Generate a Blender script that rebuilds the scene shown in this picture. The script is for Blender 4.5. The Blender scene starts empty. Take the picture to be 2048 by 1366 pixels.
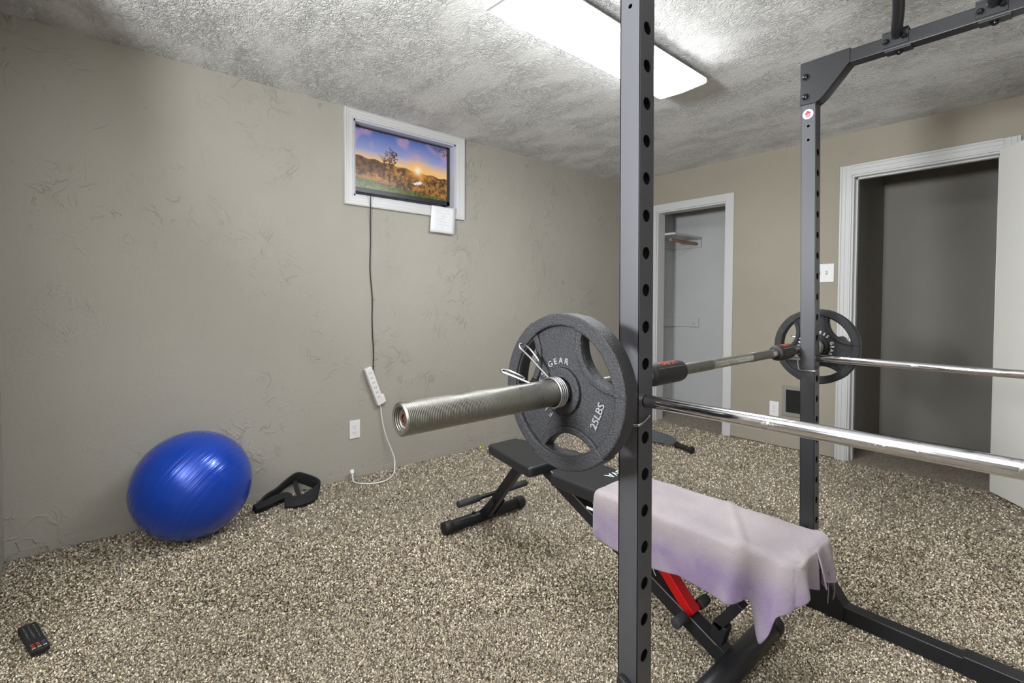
import bpy, bmesh, math, random
import numpy as np
from mathutils import Vector, Matrix
random.seed(7); rng = np.random.default_rng(7)
sc = bpy.context.scene
C = sc.collection
pi = math.pi
# ------------------------------------------------------------------ camera
CAM = Vector((2.968, 0.0, 1.119))
yaw, pitch, roll = 0.85686, -0.02449, 0.00478
fw = Vector((-math.sin(yaw)*math.cos(pitch), math.cos(yaw)*math.cos(pitch), math.sin(pitch)))
rt = fw.cross(Vector((0, 0, 1))).normalized(); up = rt.cross(fw)
r2 = rt*math.cos(roll)+up*math.sin(roll); u2 = up*math.cos(roll)-rt*math.sin(roll)
cd = bpy.data.cameras.new('camera'); cam = bpy.data.objects.new('camera', cd); C.objects.link(cam)
cam.matrix_world = Matrix(((r2.x, u2.x, -fw.x, CAM.x), (r2.y, u2.y, -fw.y, CAM.y), (r2.z, u2.z, -fw.z, CAM.z), (0, 0, 0, 1)))
cd.sensor_fit = 'HORIZONTAL'; cd.sensor_width = 36; cd.lens = 962.473/2048*36
cd.shift_y = -54.565/2048; cd.clip_start = 0.02
sc.camera = cam
# ------------------------------------------------------------------ world, exposure
w = bpy.data.worlds.new('world'); sc.world = w; w.use_nodes = True
w.node_tree.nodes['Background'].inputs[0].default_value = (0.8, 0.85, 1, 1)
w.node_tree.nodes['Background'].inputs[1].default_value = 0.02
sc.view_settings.view_transform = 'Standard'; sc.view_settings.look = 'None'
sc.view_settings.exposure = 0.09; sc.view_settings.gamma = 1.0
sc.view_settings.use_curve_mapping = False
LAMP_IN = 34.0      # radiance of the room's ceiling fixture
LAMP_OUT = 5.0     # radiance of the fixture in the space behind the camera
# added fill lamp, unseen behind the camera, aimed up to brighten the ceiling
ld = bpy.data.lights.new('fill_lamp', 'AREA'); ld.shape = 'DISK'; ld.size = .45; ld.energy = 185; ld.color = (.97, 1, 1)
lo = bpy.data.objects.new('fill_lamp', ld); C.objects.link(lo); lo.location = (2.28, -1.05, 1.42)
lo.rotation_euler = Vector((.36, .60, .72)).to_track_quat('-Z', 'Y').to_euler()
# ------------------------------------------------------------------ materials
def nodes(m):
    return m.node_tree.nodes, m.node_tree.links
def mat(name, col, rough=.5, metal=0, spec=.5, coat=0, emit=0):
    m = bpy.data.materials.new(name); m.use_nodes = True
    b = m.node_tree.nodes['Principled BSDF']
    b.inputs['Base Color'].default_value = (*col, 1); b.inputs['Roughness'].default_value = rough
    b.inputs['Metallic'].default_value = metal; b.inputs['Specular IOR Level'].default_value = spec
    b.inputs['Coat Weight'].default_value = coat
    if emit:
        b.inputs['Emission Color'].default_value = (*col, 1); b.inputs['Emission Strength'].default_value = emit
    return m
def N(m, t, **kw):
    n = m.node_tree.nodes.new(t)
    for k, v in kw.items():
        if hasattr(n, k) and not k.startswith('i_'): setattr(n, k, v)
    return n
def noise(m, scale, detail=3, rough=.5, dist=0, vec=None):
    n = N(m, 'ShaderNodeTexNoise'); n.inputs['Scale'].default_value = scale; n.inputs['Detail'].default_value = detail
    n.inputs['Roughness'].default_value = rough; n.inputs['Distortion'].default_value = dist
    if vec: m.node_tree.links.new(vec, n.inputs['Vector'])
    return n.outputs['Fac']
def coords(m, scale=(1, 1, 1)):
    t = N(m, 'ShaderNodeTexCoord'); mp = N(m, 'ShaderNodeMapping'); mp.inputs['Scale'].default_value = scale
    m.node_tree.links.new(t.outputs['Object'], mp.inputs['Vector']); return mp.outputs['Vector']
def math_(m, op, a, b=None, c=None):
    n = N(m, 'ShaderNodeMath'); n.operation = op
    for i, v in enumerate((a, b, c)):
        if v is None: continue
        if isinstance(v, (int, float)): n.inputs[i].default_value = v
        else: m.node_tree.links.new(v, n.inputs[i])
    return n.outputs[0]
def maprange(m, v, a, b, c=0, d=1):
    n = N(m, 'ShaderNodeMapRange'); m.node_tree.links.new(v, n.inputs[0])
    for i, x in enumerate((a, b, c, d)): n.inputs[i+1].default_value = x
    return n.outputs[0]
def mixcol(m, f, a, b):
    n = N(m, 'ShaderNodeMix'); n.data_type = 'RGBA'
    L = m.node_tree.links
    if isinstance(f, (int, float)): n.inputs[0].default_value = f
    else: L.new(f, n.inputs[0])
    for i, v in ((6, a), (7, b)):
        if isinstance(v, tuple): n.inputs[i].default_value = (*v, 1)
        else: L.new(v, n.inputs[i])
    return n.outputs[2]
def bump(m, h, strength=.3, dist=.01):
    b = N(m, 'ShaderNodeBump'); b.inputs['Strength'].default_value = strength; b.inputs['Distance'].default_value = dist
    m.node_tree.links.new(h, b.inputs['Height'])
    m.node_tree.links.new(b.outputs[0], m.node_tree.nodes['Principled BSDF'].inputs['Normal'])
def basecol(m, c): m.node_tree.links.new(c, m.node_tree.nodes['Principled BSDF'].inputs['Base Color'])
def S(r, g, b):
    f = lambda c: (c/255/12.92 if c/255 <= .04045 else ((c/255+.055)/1.055)**2.4)
    return (f(r), f(g), f(b))

def plaster(name, col, strength, sc_=1.0, rough=.75, hand=False):
    m = mat(name, col, rough, spec=.3)
    v = coords(m)
    # trowelled paint: short raised ridges in patches over fine orange peel
    a = noise(m, 6.5*sc_, 4, .55, 1.2, v)
    rid = math_(m, 'SUBTRACT', 1.0, math_(m, 'MULTIPLY', math_(m, 'ABSOLUTE', math_(m, 'SUBTRACT', a, .5)), 26))
    rid = math_(m, 'MAXIMUM', rid, 0)
    mask = maprange(m, noise(m, 2.2*sc_, 2, .5, 0, v), .46, .62)
    mask2 = maprange(m, noise(m, 11*sc_, 2, .5, 0, v), .42, .6)
    h = math_(m, 'MULTIPLY', math_(m, 'MULTIPLY', rid, mask), mask2)
    h = math_(m, 'ADD', h, math_(m, 'MULTIPLY', noise(m, 60, 3, .6, .3, v), .35))
    h = math_(m, 'ADD', h, math_(m, 'MULTIPLY', noise(m, 5, 2, .5, 0, v), 1.2))
    bump(m, h, strength, .004)
    cv = mixcol(m, maprange(m, noise(m, 1.3, 3, .6, 0, v), .3, .7), tuple(c*.95 for c in col), tuple(min(1, c*1.04) for c in col))
    if hand:   # a few rubbed dark scuffs
        sp = maprange(m, noise(m, 9, 2, .4, 0, v), .73, .80, 0, .35)
        cv = mixcol(m, sp, cv, tuple(c*.45 for c in col))
    basecol(m, cv)
    return m
M = {}
M['wall'] = plaster('beige_wall_paint', S(164, 160, 152), .85, hand=True)
M['wall_back'] = plaster('beige_back_wall_paint', S(160, 153, 141), .5, .8)
M['closet'] = plaster('grey_closet_paint', S(198, 199, 201), .15)
M['hall'] = plaster('taupe_closet_paint', S(150, 146, 140), .15)
def ceiling_mat():
    m = mat('stomped_ceiling_texture', S(222, 221, 221), .7, spec=.35)
    v = coords(m, (1, 1.6, 1))
    a = noise(m, 13, 3.5, .58, 1.9, v); b_ = noise(m, 27, 2.5, .55, 1.3, v)
    r1 = math_(m, 'MAXIMUM', math_(m, 'SUBTRACT', 1.0, math_(m, 'MULTIPLY', math_(m, 'ABSOLUTE', math_(m, 'SUBTRACT', a, .5)), 17)), 0)
    r2_ = math_(m, 'MAXIMUM', math_(m, 'SUBTRACT', 1.0, math_(m, 'MULTIPLY', math_(m, 'ABSOLUTE', math_(m, 'SUBTRACT', b_, .5)), 9)), 0)
    msk = maprange(m, noise(m, 3.0, 2, .5, 0, v), .38, .62, .25, 1)
    h = math_(m, 'ADD', math_(m, 'MULTIPLY', r1, msk), math_(m, 'MULTIPLY', math_(m, 'MULTIPLY', r2_, msk), .7))
    h = math_(m, 'ADD', h, math_(m, 'MULTIPLY', noise(m, 90, 2, .5, 0, v), .12))
    bump(m, h, .9, .008)
    return m
M['ceiling'] = ceiling_mat()
M['trim'] = mat('white_trim_paint', S(200, 200, 202), .35)
M['trim_blue'] = mat('white_recess_paint', S(188, 188, 204), .45)
M['door'] = mat('white_door_paint', S(228, 228, 224), .4)
M['plastic'] = mat('white_plastic', S(232, 232, 235), .35)
M['slot'] = mat('dark_slot', (.02, .02, .02), .6)
M['gold'] = mat('old_hinge', S(120, 110, 90), .4, 1)
def speck(name, c1, scale, rough, metal=0, bs=.25, bd=.0015, lo=.85, hi=1.2):
    m = mat(name, c1, rough, metal)
    v = coords(m); n = noise(m, scale, 3, .65, 0, v)
    basecol(m, mixcol(m, n, tuple(c*lo for c in c1), tuple(min(1, c*hi) for c in c1)))
    bump(m, n, bs, bd); return m
M['rack_grey'] = speck('grey_powder_coat', S(72, 72, 77), 900, .38, .3, .15, .0005)
M['rack_black'] = speck('black_powder_coat', S(34, 34, 38), 900, .4, .2, .15, .0005)
M['tube_shade'] = mat('tube_shade_black', (.01, .01, .011), .7)
M['iron'] = speck('hammered_grey_iron', S(48, 48, 51), 330, .40, .55, 1.0, .0028, .35, 1.9)
M['iron_letter'] = mat('letter_grey', S(158, 158, 162), .3, .6)
M['white_letter'] = mat('letter_white', S(220, 220, 222), .5)
M['orange_letter'] = mat('letter_orange', S(226, 84, 36), .5)
def brushed(name, col, rough, knurl=False, worn=False):
    m = mat(name, col, rough, 1)
    v = coords(m)
    if knurl:
        wv = N(m, 'ShaderNodeTexWave'); wv.wave_type = 'BANDS'; wv.bands_direction = 'Y'; wv.inputs['Scale'].default_value = 110; wv.inputs['Distortion'].default_value = .6
        m.node_tree.links.new(v, wv.inputs[0]); bump(m, wv.outputs['Fac'], .5, .0008)
    n = noise(m, 14, 5, .7, .5, v)
    rr = maprange(m, n, .35, .7, rough*.7, rough*1.5)
    m.node_tree.links.new(rr, m.node_tree.nodes['Principled BSDF'].inputs['Roughness'])
    if worn:
        f = maprange(m, noise(m, 45, 6, .8, .8, v), .60, .68)
        basecol(m, mixcol(m, f, col, S(120, 116, 108)))
        rr2 = maprange(m, noise(m, 45, 6, .8, .8, v), .58, .68, rough, .5)
        m.node_tree.links.new(rr2, m.node_tree.nodes['Principled BSDF'].inputs['Roughness'])
    return m
M['steel'] = brushed('brushed_steel', S(138, 136, 132), .28)
M['knurl'] = brushed('knurled_steel', S(138, 136, 131), .36, True)
M['steel_light'] = brushed('bright_steel', S(188, 186, 180), .24)
M['chrome'] = brushed('worn_chrome', S(214, 214, 218), .10, worn=True)
M['wire'] = mat('bright_wire', S(168, 168, 172), .25, 1)
M['rust'] = mat('rusty_bolt', S(62, 36, 30), .6, .6)
M['bolt'] = mat('black_bolt', S(48, 48, 50), .25, .8)
M['rubber'] = mat('black_rubber', S(30, 30, 32), .6)
M['foam'] = speck('black_foam', S(48, 49, 53), 300, .75)
M['vinyl'] = speck('black_vinyl', S(31, 32, 35), 220, .42, 0, .15, .0008)
M['red'] = mat('red_paint', S(190, 8, 14), .32, .1)
M['strap'] = speck('black_webbing', S(24, 24, 27), 500, .85)
M['screen_glass'] = mat('black_gloss', (.01, .01, .012), .15)
M['sticker_red'] = mat('sticker_red', S(190, 22, 56), .5)
M['paper'] = mat('white_paper', S(226, 227, 232), .8)
M['ink'] = mat('blue_grey_pencil', S(165, 168, 182), .8)
M['wood'] = mat('rod_wood', S(150, 112, 88), .5)
M['green'] = mat('neon_green', S(190, 220, 50), .6)
M['tool_grey'] = mat('tool_grey', S(98, 102, 106), .45, .3)
M['cord_white'] = mat('cord_white', S(226, 226, 226), .4)
M['cord_black'] = mat('cord_black', S(34, 34, 34), .5)
M['grille_dark'] = mat('grille_dark', S(38, 38, 40), .6, .3)
M['grille_grey'] = mat('grille_grey', S(136, 134, 130), .5)
M['lens'] = mat('glowing_acrylic', (.97, 1, 1), .4, emit=LAMP_IN)
M['lens_side'] = mat('glowing_prismatic_side', (.97, 1, 1), .4, emit=LAMP_IN*.75)
M['lens_out'] = mat('glowing_acrylic_rear', (.97, 1, 1), .4, emit=LAMP_OUT)
def ball_mat():
    m = mat('pearl_blue_vinyl', S(10, 58, 165), .24, .25, coat=.25)
    n = noise(m, 6, 3, .5, 0, coords(m)); basecol(m, mixcol(m, n, S(10, 56, 168), S(18, 74, 190))); return m
M['ball'] = ball_mat()
def towel_mat():
    m = mat('lilac_microfibre', S(186, 170, 186), .95, spec=.1)
    v = coords(m)
    # washed-out dye: pinkish white on most of it, violet stains low on the near side
    f = maprange(m, noise(m, 5.5, 3, .5, .4, v), .38, .62)
    sx = N(m, 'ShaderNodeSeparateXYZ'); tc = N(m, 'ShaderNodeTexCoord'); m.node_tree.links.new(tc.outputs['Object'], sx.inputs[0])
    low = maprange(m, sx.outputs['Z'], -.03, -.10)
    base = mixcol(m, f, S(170, 159, 163), S(158, 147, 155))
    violet = mixcol(m, f, S(138, 118, 156), S(166, 152, 170))
    basecol(m, mixcol(m, low, base, violet))
    h = math_(m, 'ADD', noise(m, 420, 3, .7, 0, v), math_(m, 'MULTIPLY', noise(m, 60, 3, .6, 0, v), 1.0))
    bump(m, h, .9, .004)
    b = m.node_tree.nodes['Principled BSDF']; b.inputs['Sheen Weight'].default_value = .35; b.inputs['Sheen Roughness'].default_value = .5
    return m
M['towel'] = towel_mat()
def carpet_base():
    m = mat('carpet_base', S(130, 118, 100), .95, spec=.1)
    v = coords(m)
    vo = N(m, 'ShaderNodeTexVoronoi'); vo.inputs['Scale'].default_value = 190; m.node_tree.links.new(v, vo.inputs['Vector'])
    n = maprange(m, noise(m, 110, 4, .75, .5, v), .34, .66)
    c = mixcol(m, n, S(112, 99, 84), S(240, 229, 214))
    c = mixcol(m, maprange(m, noise(m, 2.5, 3, .6, 0, v), .3, .7, .0, .28), c, S(140, 130, 110))
    basecol(m, c)
    bump(m, math_(m, 'ADD', n, vo.outputs['Distance']), 1.0, .006)
    return m
M['carpet'] = carpet_base()
def pile_mat():
    m = mat('carpet_yarn', S(150, 136, 114), .95, spec=.08)
    a = N(m, 'ShaderNodeVertexColor'); a.layer_name = 'Col'
    basecol(m, a.outputs['Color']); return m
M['pile'] = pile_mat()
def screen_mat():
    m = bpy.data.materials.new('screen_picture'); m.use_nodes = True
    b = m.node_tree.nodes['Principled BSDF']; b.inputs['Base Color'].default_value = (.01, .01, .01, 1); b.inputs['Roughness'].default_value = .25
    a = N(m, 'ShaderNodeVertexColor'); a.layer_name = 'Col'
    m.node_tree.links.new(a.outputs['Color'], b.inputs['Emission Color']); b.inputs['Emission Strength'].default_value = 1.0
    return m
M['screen'] = screen_mat()
# ------------------------------------------------------------------ building helpers
def wloc(o):
    v = Vector((0, 0, 0))
    while o is not None: v += o.location; o = o.parent
    return v
def link(name, me, m, parent=None, smooth=None):
    o = bpy.data.objects.new(name, me); C.objects.link(o)
    if isinstance(m, (list, tuple)):
        for x in m: me.materials.append(x)
    elif m: me.materials.append(m)
    if parent is not None:
        me.transform(Matrix.Translation(-wloc(parent))); o.parent = parent
    if smooth is not None:
        me.polygons.foreach_set('use_smooth', [True]*len(me.polygons))
        if smooth < 180:
            try: me.set_sharp_from_angle(angle=math.radians(smooth))
            except Exception: pass
    return o
def obj(name, bm, m, parent=None, smooth=None):
    me = bpy.data.meshes.new(name); bmesh.ops.recalc_face_normals(bm, faces=bm.faces[:]); bm.to_mesh(me); bm.free()
    return link(name, me, m, parent, smooth)
def thing(name, label, cat, loc, group=None):
    o = bpy.data.objects.new(name, None); C.objects.link(o); o.location = loc; o.empty_display_size = .05
    o['label'] = label; o['category'] = cat
    if group: o['group'] = group
    return o
def tag(o, label, cat, group=None, kind=None):
    o['label'] = label; o['category'] = cat
    if group: o['group'] = group
    if kind: o['kind'] = kind
    return o
def struct(name, bm, m, smooth=None):
    o = obj(name, bm, m, None, smooth); o['kind'] = 'structure'; return o
def BM(): return bmesh.new()
def box(bm, a, b, bevel=0, mtx=None):
    a, b = Vector(a), Vector(b)
    r = bmesh.ops.create_cube(bm, size=1); vs = r['verts']
    for v in vs: v.co = Vector(((a.x+b.x)/2+v.co.x*(b.x-a.x), (a.y+b.y)/2+v.co.y*(b.y-a.y), (a.z+b.z)/2+v.co.z*(b.z-a.z)))
    if bevel:
        es = list({e for v in vs for e in v.link_edges})
        rr = bmesh.ops.bevel(bm, geom=es, offset=bevel, segments=2, affect='EDGES', profile=.5)
        vs = list({v for f in rr['faces'] for v in f.verts} | {v for v in vs if v.is_valid})
    if mtx is not None:
        bmesh.ops.transform(bm, matrix=mtx, verts=vs)
    return vs
def frame_of(d):
    d = Vector(d).normalized(); a = Vector((0, 0, 1)) if abs(d.z) < .9 else Vector((1, 0, 0))
    x = a.cross(d).normalized(); y = d.cross(x); return x, y, d
def lathe(bm, p0, d, prof, seg=32):
    """prof: list of (t, r) along direction d from p0; closes on r=0"""
    x, y, d = frame_of(d); p0 = Vector(p0); rings = []
    for t, r in prof:
        c = p0+d*t
        if r < 1e-6: rings.append([bm.verts.new(c)])
        else: rings.append([bm.verts.new(c+(x*math.cos(2*pi*k/seg)+y*math.sin(2*pi*k/seg))*r) for k in range(seg)])
    for A, B in zip(rings[:-1], rings[1:]):
        for k in range(seg):
            k2 = (k+1) % seg
            if len(A) == 1 and len(B) == 1: continue
            if len(A) == 1: bm.faces.new((A[0], B[k], B[k2]))
            elif len(B) == 1: bm.faces.new((A[k], A[k2], B[0]))
            else: bm.faces.new((A[k], A[k2], B[k2], B[k]))
def cyl(bm, a, b, r, seg=24, ch=.0015):
    a, b = Vector(a), Vector(b); L = (b-a).length
    lathe(bm, a, b-a, [(0, 0), (0, r-ch), (ch, r), (L-ch, r), (L, r-ch), (L, 0)], seg)
def tube(bm, pts, r, seg=10, closed=False):
    pts = [Vector(p) for p in pts]; n = len(pts); rings = []; prev = None
    for i, p in enumerate(pts):
        t = (pts[min(i+1, n-1)]-pts[max(i-1, 0)]).normalized()
        if prev is None: x, y, _ = frame_of(t)
        else:
            x = (prev-t*prev.dot(t)).normalized(); y = t.cross(x)
        prev = x
        rr = r[i] if isinstance(r, (list, tuple)) else r
        rings.append([bm.verts.new(p+(x*math.cos(2*pi*k/seg)+y*math.sin(2*pi*k/seg))*rr) for k in range(seg)])
    for A, B in zip(rings[:-1], rings[1:]):
        for k in range(seg): bm.faces.new((A[k], A[(k+1) % seg], B[(k+1) % seg], B[k]))
    bm.faces.new(rings[0][::-1]); bm.faces.new(rings[-1])
def smoothpath(pts, n=8):
    P = [Vector(p) for p in pts]; out = []
    for i in range(len(P)-1):
        p0, p1, p2, p3 = P[max(i-1, 0)], P[i], P[i+1], P[min(i+2, len(P)-1)]
        for k in range(n):
            t = k/n
            out.append(.5*((2*p1)+(p2-p0)*t+(2*p0-5*p1+4*p2-p3)*t*t+(3*p1-p0-3*p2+p3)*t**3))
    out.append(P[-1]); return out
def shape2d(loops, half, bevel=0, res=2):
    """filled flat shape with holes -> mesh in XY, thickness 2*half in Z"""
    cu = bpy.data.curves.new('s', 'CURVE'); cu.dimensions = '2D'; cu.fill_mode = 'BOTH'
    cu.extrude = max(half-bevel, 1e-5); cu.bevel_depth = bevel; cu.bevel_resolution = res; cu.offset = -bevel
    for lp in loops:
        s = cu.splines.new('POLY'); s.points.add(len(lp)-1)
        for p, q in zip(s.points, lp): p.co = (q[0], q[1], 0, 1)
        s.use_cyclic_u = True
    o = bpy.data.objects.new('s', cu); me = bpy.data.meshes.new_from_object(o)
    bpy.data.objects.remove(o); bpy.data.curves.remove(cu); me.materials.clear(); return me
def text2d(s, size, half=.0005, bevel=0, align='CENTER'):
    cu = bpy.data.curves.new('t', 'FONT'); cu.body = s; cu.size = size; cu.extrude = half; cu.bevel_depth = bevel; cu.resolution_u = 3
    cu.align_x = align; cu.align_y = 'CENTER'
    o = bpy.data.objects.new('t', cu); me = bpy.data.meshes.new_from_object(o)
    bpy.data.objects.remove(o); bpy.data.curves.remove(cu); me.materials.clear(); return me
def addme(bm, me, mtx=None):
    if mtx is not None: me.transform(mtx)
    bm.from_mesh(me); bpy.data.meshes.remove(me)
def axes(o, ex, ey, ez=None):
    ex, ey = Vector(ex).normalized(), Vector(ey).normalized(); ez = ex.cross(ey) if ez is None else Vector(ez)
    o = Vector(o)
    return Matrix(((ex.x, ey.x, ez.x, o.x), (ex.y, ey.y, ez.y, o.y), (ex.z, ey.z, ez.z, o.z), (0, 0, 0, 1)))
def circ(r, n=32, c=(0, 0), a0=0): return [(c[0]+r*math.cos(a0+2*pi*k/n), c[1]+r*math.sin(a0+2*pi*k/n)) for k in range(n)]
def rrect(x0, y0, x1, y1, r, n=6):
    out = []
    for cx, cy, a in ((x1-r, y1-r, 0), (x0+r, y1-r, pi/2), (x0+r, y0+r, pi), (x1-r, y0+r, 1.5*pi)):
        for k in range(n+1): out.append((cx+r*math.cos(a+k*pi/2/n), cy+r*math.sin(a+k*pi/2/n)))
    return out
# ------------------------------------------------------------------ room shell
H = 2.329; D = 4.06; XR = 3.62; YL = -.308; YE = -2.6
bm = BM()   # television wall with the window recess cut through
RY0, RY1, RZ0, RZ1 = 1.243, 2.016, 1.790, 2.272
box(bm, (-.25, YL-.12, 0), (0, RY0, H)); box(bm, (-.25, RY1, 0), (0, D, H))
box(bm, (-.25, RY0, 0), (0, RY1, RZ0)); box(bm, (-.25, RY0, RZ1), (0, RY1, H))
struct('wall_left', bm, M['wall'])
bm = BM()   # back wall with closet and door openings
CX0, CX1, CZ = .402, 1.058, 1.985
DX0, DX1, DZ = 1.948, 2.705, 2.022
WT = .115
a0, a1, a2, b0_, b1_, b2_ = CX0-.018, CX1+.004, CZ+.004, DX0-.002, DX1+.004, DZ+.012
box(bm, (-.25, D, 0), (a0, D+WT, H)); box(bm, (a0, D, a2), (a1, D+WT, H)); box(bm, (a1, D, 0), (b0_, D+WT, H))
box(bm, (b0_, D, b2_), (b1_, D+WT, H)); box(bm, (b1_, D, 0), (XR+.12, D+WT, H))
struct('wall_back', bm, M['wall_back'])
bm = BM(); box(bm, (0, YL-.12, 0), (1.0, YL, H)); struct('wall_front', bm, M['wall'])
bm = BM(); box(bm, (.88, YE, 0), (1.0, YL-.12, H)); box(bm, (.88, YE-.12, 0), (XR, YE, H)); struct('wall_rear', bm, M['wall'])
bm = BM(); box(bm, (XR, YE-.12, 0), (XR+.12, D, H)); struct('wall_right', bm, M['wall'])
bm = BM(); box(bm, (-.25, YE-.12, H), (XR+.12, 5.35, H+.1)); struct('ceiling', bm, M['ceiling'])
bm = BM(); box(bm, (-.25, YE-.12, -.1), (XR+.12, 5.35, -.006)); floor = struct('floor', bm, M['carpet'])
# closet and store-room interiors
bm = BM(); box(bm, (.07, D+WT, 0), (.19, 4.70, H)); box(bm, (.07, 4.70, 0), (1.75, 4.82, H)); box(bm, (1.55, D+WT, 0), (1.67, 4.70, H)); struct('wall_closet', bm, M['closet'])
bm = BM(); box(bm, (1.80, D+WT, 0), (1.925, 5.10, H)); box(bm, (1.80, 5.10, 0), (XR+.12, 5.22, H)); box(bm, (XR, D+WT, 0), (XR+.12, 5.10, H)); struct('wall_store', bm, M['hall'])
bm = BM(); box(bm, (0, YL, -.006), (.004, D, .03), .001); struct('baseboard_left', bm, M['wall'])

# recess lining and window casing
bm = BM(); t = .012
box(bm, (-.16, RY0, RZ0), (0, RY0+t, RZ1)); box(bm, (-.16, RY1-t, RZ0), (0, RY1, RZ1))
box(bm, (-.16, RY0, RZ0), (0, RY1, RZ0+t)); box(bm, (-.16, RY0, RZ1-t), (0, RY1, RZ1)); box(bm, (-.17, RY0, RZ0), (-.16, RY1, RZ1))
win = struct('window_1', bm, M['trim_blue'])
FY0, FY1, FZ0, FZ1 = 1.180, 2.086, 1.728, 2.3285
def casing(o_y0, o_y1, o_z0, o_z1, i_y0, i_y1, i_z0, i_z1, parent):
    # four mitred strips, each with a stepped moulding profile; X is out of the wall
    prof = [(0, .019), (.12, .021), (.16, .017), (.42, .0155), (.46, .013), (.80, .0115), (.84, .0085), (1.0, .0075), (1.0, 0), (0, 0)]
    cs_o = [(o_y0, o_z0), (o_y1, o_z0), (o_y1, o_z1), (o_y0, o_z1)]; cs_i = [(i_y0, i_z0), (i_y1, i_z0), (i_y1, i_z1), (i_y0, i_z1)]
    for k in range(4):
        bm = BM(); R = []
        for q in (k, (k+1) % 4):
            ring = []
            for f, x in prof:
                ring.append(bm.verts.new((x, cs_o[q][0]*(1-f)+cs_i[q][0]*f, cs_o[q][1]*(1-f)+cs_i[q][1]*f)))
            R.append(ring)
        n = len(prof)
        for j in range(n): bm.faces.new((R[0][j], R[0][(j+1) % n], R[1][(j+1) % n], R[1][j]))
        bm.faces.new(R[0]); bm.faces.new(R[1][::-1])
        obj('casing_board', bm, M['trim'], parent)
casing(FY0, FY1, FZ0, FZ1, RY0-.001, RY1+.001, RZ0-.001, RZ1+.001, win)

# back wall casings: closet (plain) and door (fluted)
def jambset(x0, x1, z1, depth0, depth1, wdt, parent_name, fluted, overlap=.008):
    """opening x0..x1; returns structure object holding jambs and casing boards"""
    bm = BM(); j = .018
    box(bm, (x0, depth0, -.006), (x0+j, depth1, z1), .001); root = struct(parent_name, bm, M['trim'])
    bm = BM(); box(bm, (x1-j, depth0, -.006), (x1, depth1, z1), .001); obj('side_jamb', bm, M['trim'], root)
    bm = BM(); box(bm, (x0+j, depth0, z1-j), (x1-j, depth1, z1), .001); obj('head_jamb', bm, M['trim'], root)
    if fluted:
        bm = BM()
        for a, b, c, d in ((x0+j, x0+j+.012, -.006, z1-j), (x1-j-.012, x1-j, -.006, z1-j)): box(bm, (a, depth0+.045, c), (b, depth0+.08, d), .001)
        box(bm, (x0+j, depth0+.045, z1-j-.012), (x1-j, depth0+.08, z1-j), .001); obj('door_stop', bm, M['trim'], root)
    def board(a, b, c, d, nm):
        bm = BM()
        if not fluted: box(bm, (a, D-.014, c), (b, D, d), .0015)
        else:
            box(bm, (a, D-.012, c), (b, D, d), .001)
            if d-c > b-a:
                for f0, f1, th in ((.0, .16, .019), (.24, .50, .0165), (.58, .86, .0145)):
                    q0, q1 = (a+(b-a)*f0, a+(b-a)*f1) if a < (x0+x1)/2 else (b-(b-a)*f1, b-(b-a)*f0)
                    box(bm, (q0, D-th, c), (q1, D-.01, d), .001)
            else:
                for f0, f1, th in ((.0, .16, .019), (.24, .50, .0165), (.58, .86, .0145)):
                    box(bm, (a, D-th, d-(d-c)*f1), (b, D-.01, d-(d-c)*f0), .001)
        obj(nm, bm, M['trim'], root)
    e = .006
    board(x0+e-wdt, x0+e, -.006, z1-e+wdt, 'casing_board'); board(x1-e, x1-e+wdt, -.006, z1-e+wdt, 'casing_board')
    board(x0+e, x1-e, z1-e, z1-e+wdt, 'casing_board')
    return root
jambset(CX0-.018, CX1+.004, CZ+.004, D, D+WT, .066, 'trim_1', False)
jambset(DX0-.002, DX1+.004, DZ+.012, D, D+WT, .070, 'trim_2', True)
# open door slab
HX, HY = 2.690, 3.978; dd = Vector((.597, -.802, 0)); nn_ = Vector((.802, .597, 0))
bm = BM(); box(bm, (0, 0, .018), (.745, .036, 2.020), .002, axes((HX, HY, 0), dd, (nn_.x, nn_.y, 0)))
dr = struct('door_1', bm, M['door'])
bm = BM()
for s in (-1, 1):
    c = Vector((HX, HY, .95))+dd*.69+nn_*(.018+s*.018)
    lathe(bm, c, nn_*s, [(0, 0), (0, .03), (.006, .03), (.01, .012), (.03, .012), (.04, .025), (.055, .027), (.062, .018), (.064, 0)], 20)
obj('door_knob', bm, M['gold'], dr, 40)
for hz in (.25, 1.75):
    bm = BM(); cyl(bm, (HX+.012, HY+.028, hz), (HX+.012, HY+.028, hz+.09), .006, 12); obj('hinge', bm, M['gold'], dr)

# closet shelf, rail and peg board
cs = thing('closet_shelf', 'white board shelf with wooden hanging rod inside the open closet', 'shelf', (.19, 4.2, 1.77))
bm = BM(); box(bm, (.19, D+WT+.002, 1.775), (.508, 4.698, 1.795), .002); obj('shelf_board', bm, M['trim'], cs)
bm = BM(); box(bm, (.20, 4.680, 1.69), (.505, 4.699, 1.774), .002); box(bm, (.191, D+WT+.002, 1.69), (.21, 4.68, 1.774), .002); obj('shelf_cleat', bm, M['closet'], cs)
bm = BM(); cyl(bm, (.462, D+WT+.002, 1.728), (.462, 4.679, 1.728), .016, 16); obj('hanging_rod', bm, M['wood'], cs, 40)
pg = thing('peg_board', 'grey painted batten with round peg low on closet wall', 'coat rail', (.19, 4.7, .9))
bm = BM(); box(bm, (.191, 4.682, .875), (.487, 4.699, .966), .002); box(bm, (.191, D+WT+.002, .875), (.208, 4.682, .966), .002); obj('batten', bm, M['closet'], pg)
bm = BM(); lathe(bm, (.448, 4.683, .925), (0, -1, 0), [(0, 0), (0, .02), (.006, .02), (.01, .010), (.02, .013), (.026, .008), (.028, 0)], 20); obj('peg', bm, M['closet'], pg, 40)

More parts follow.
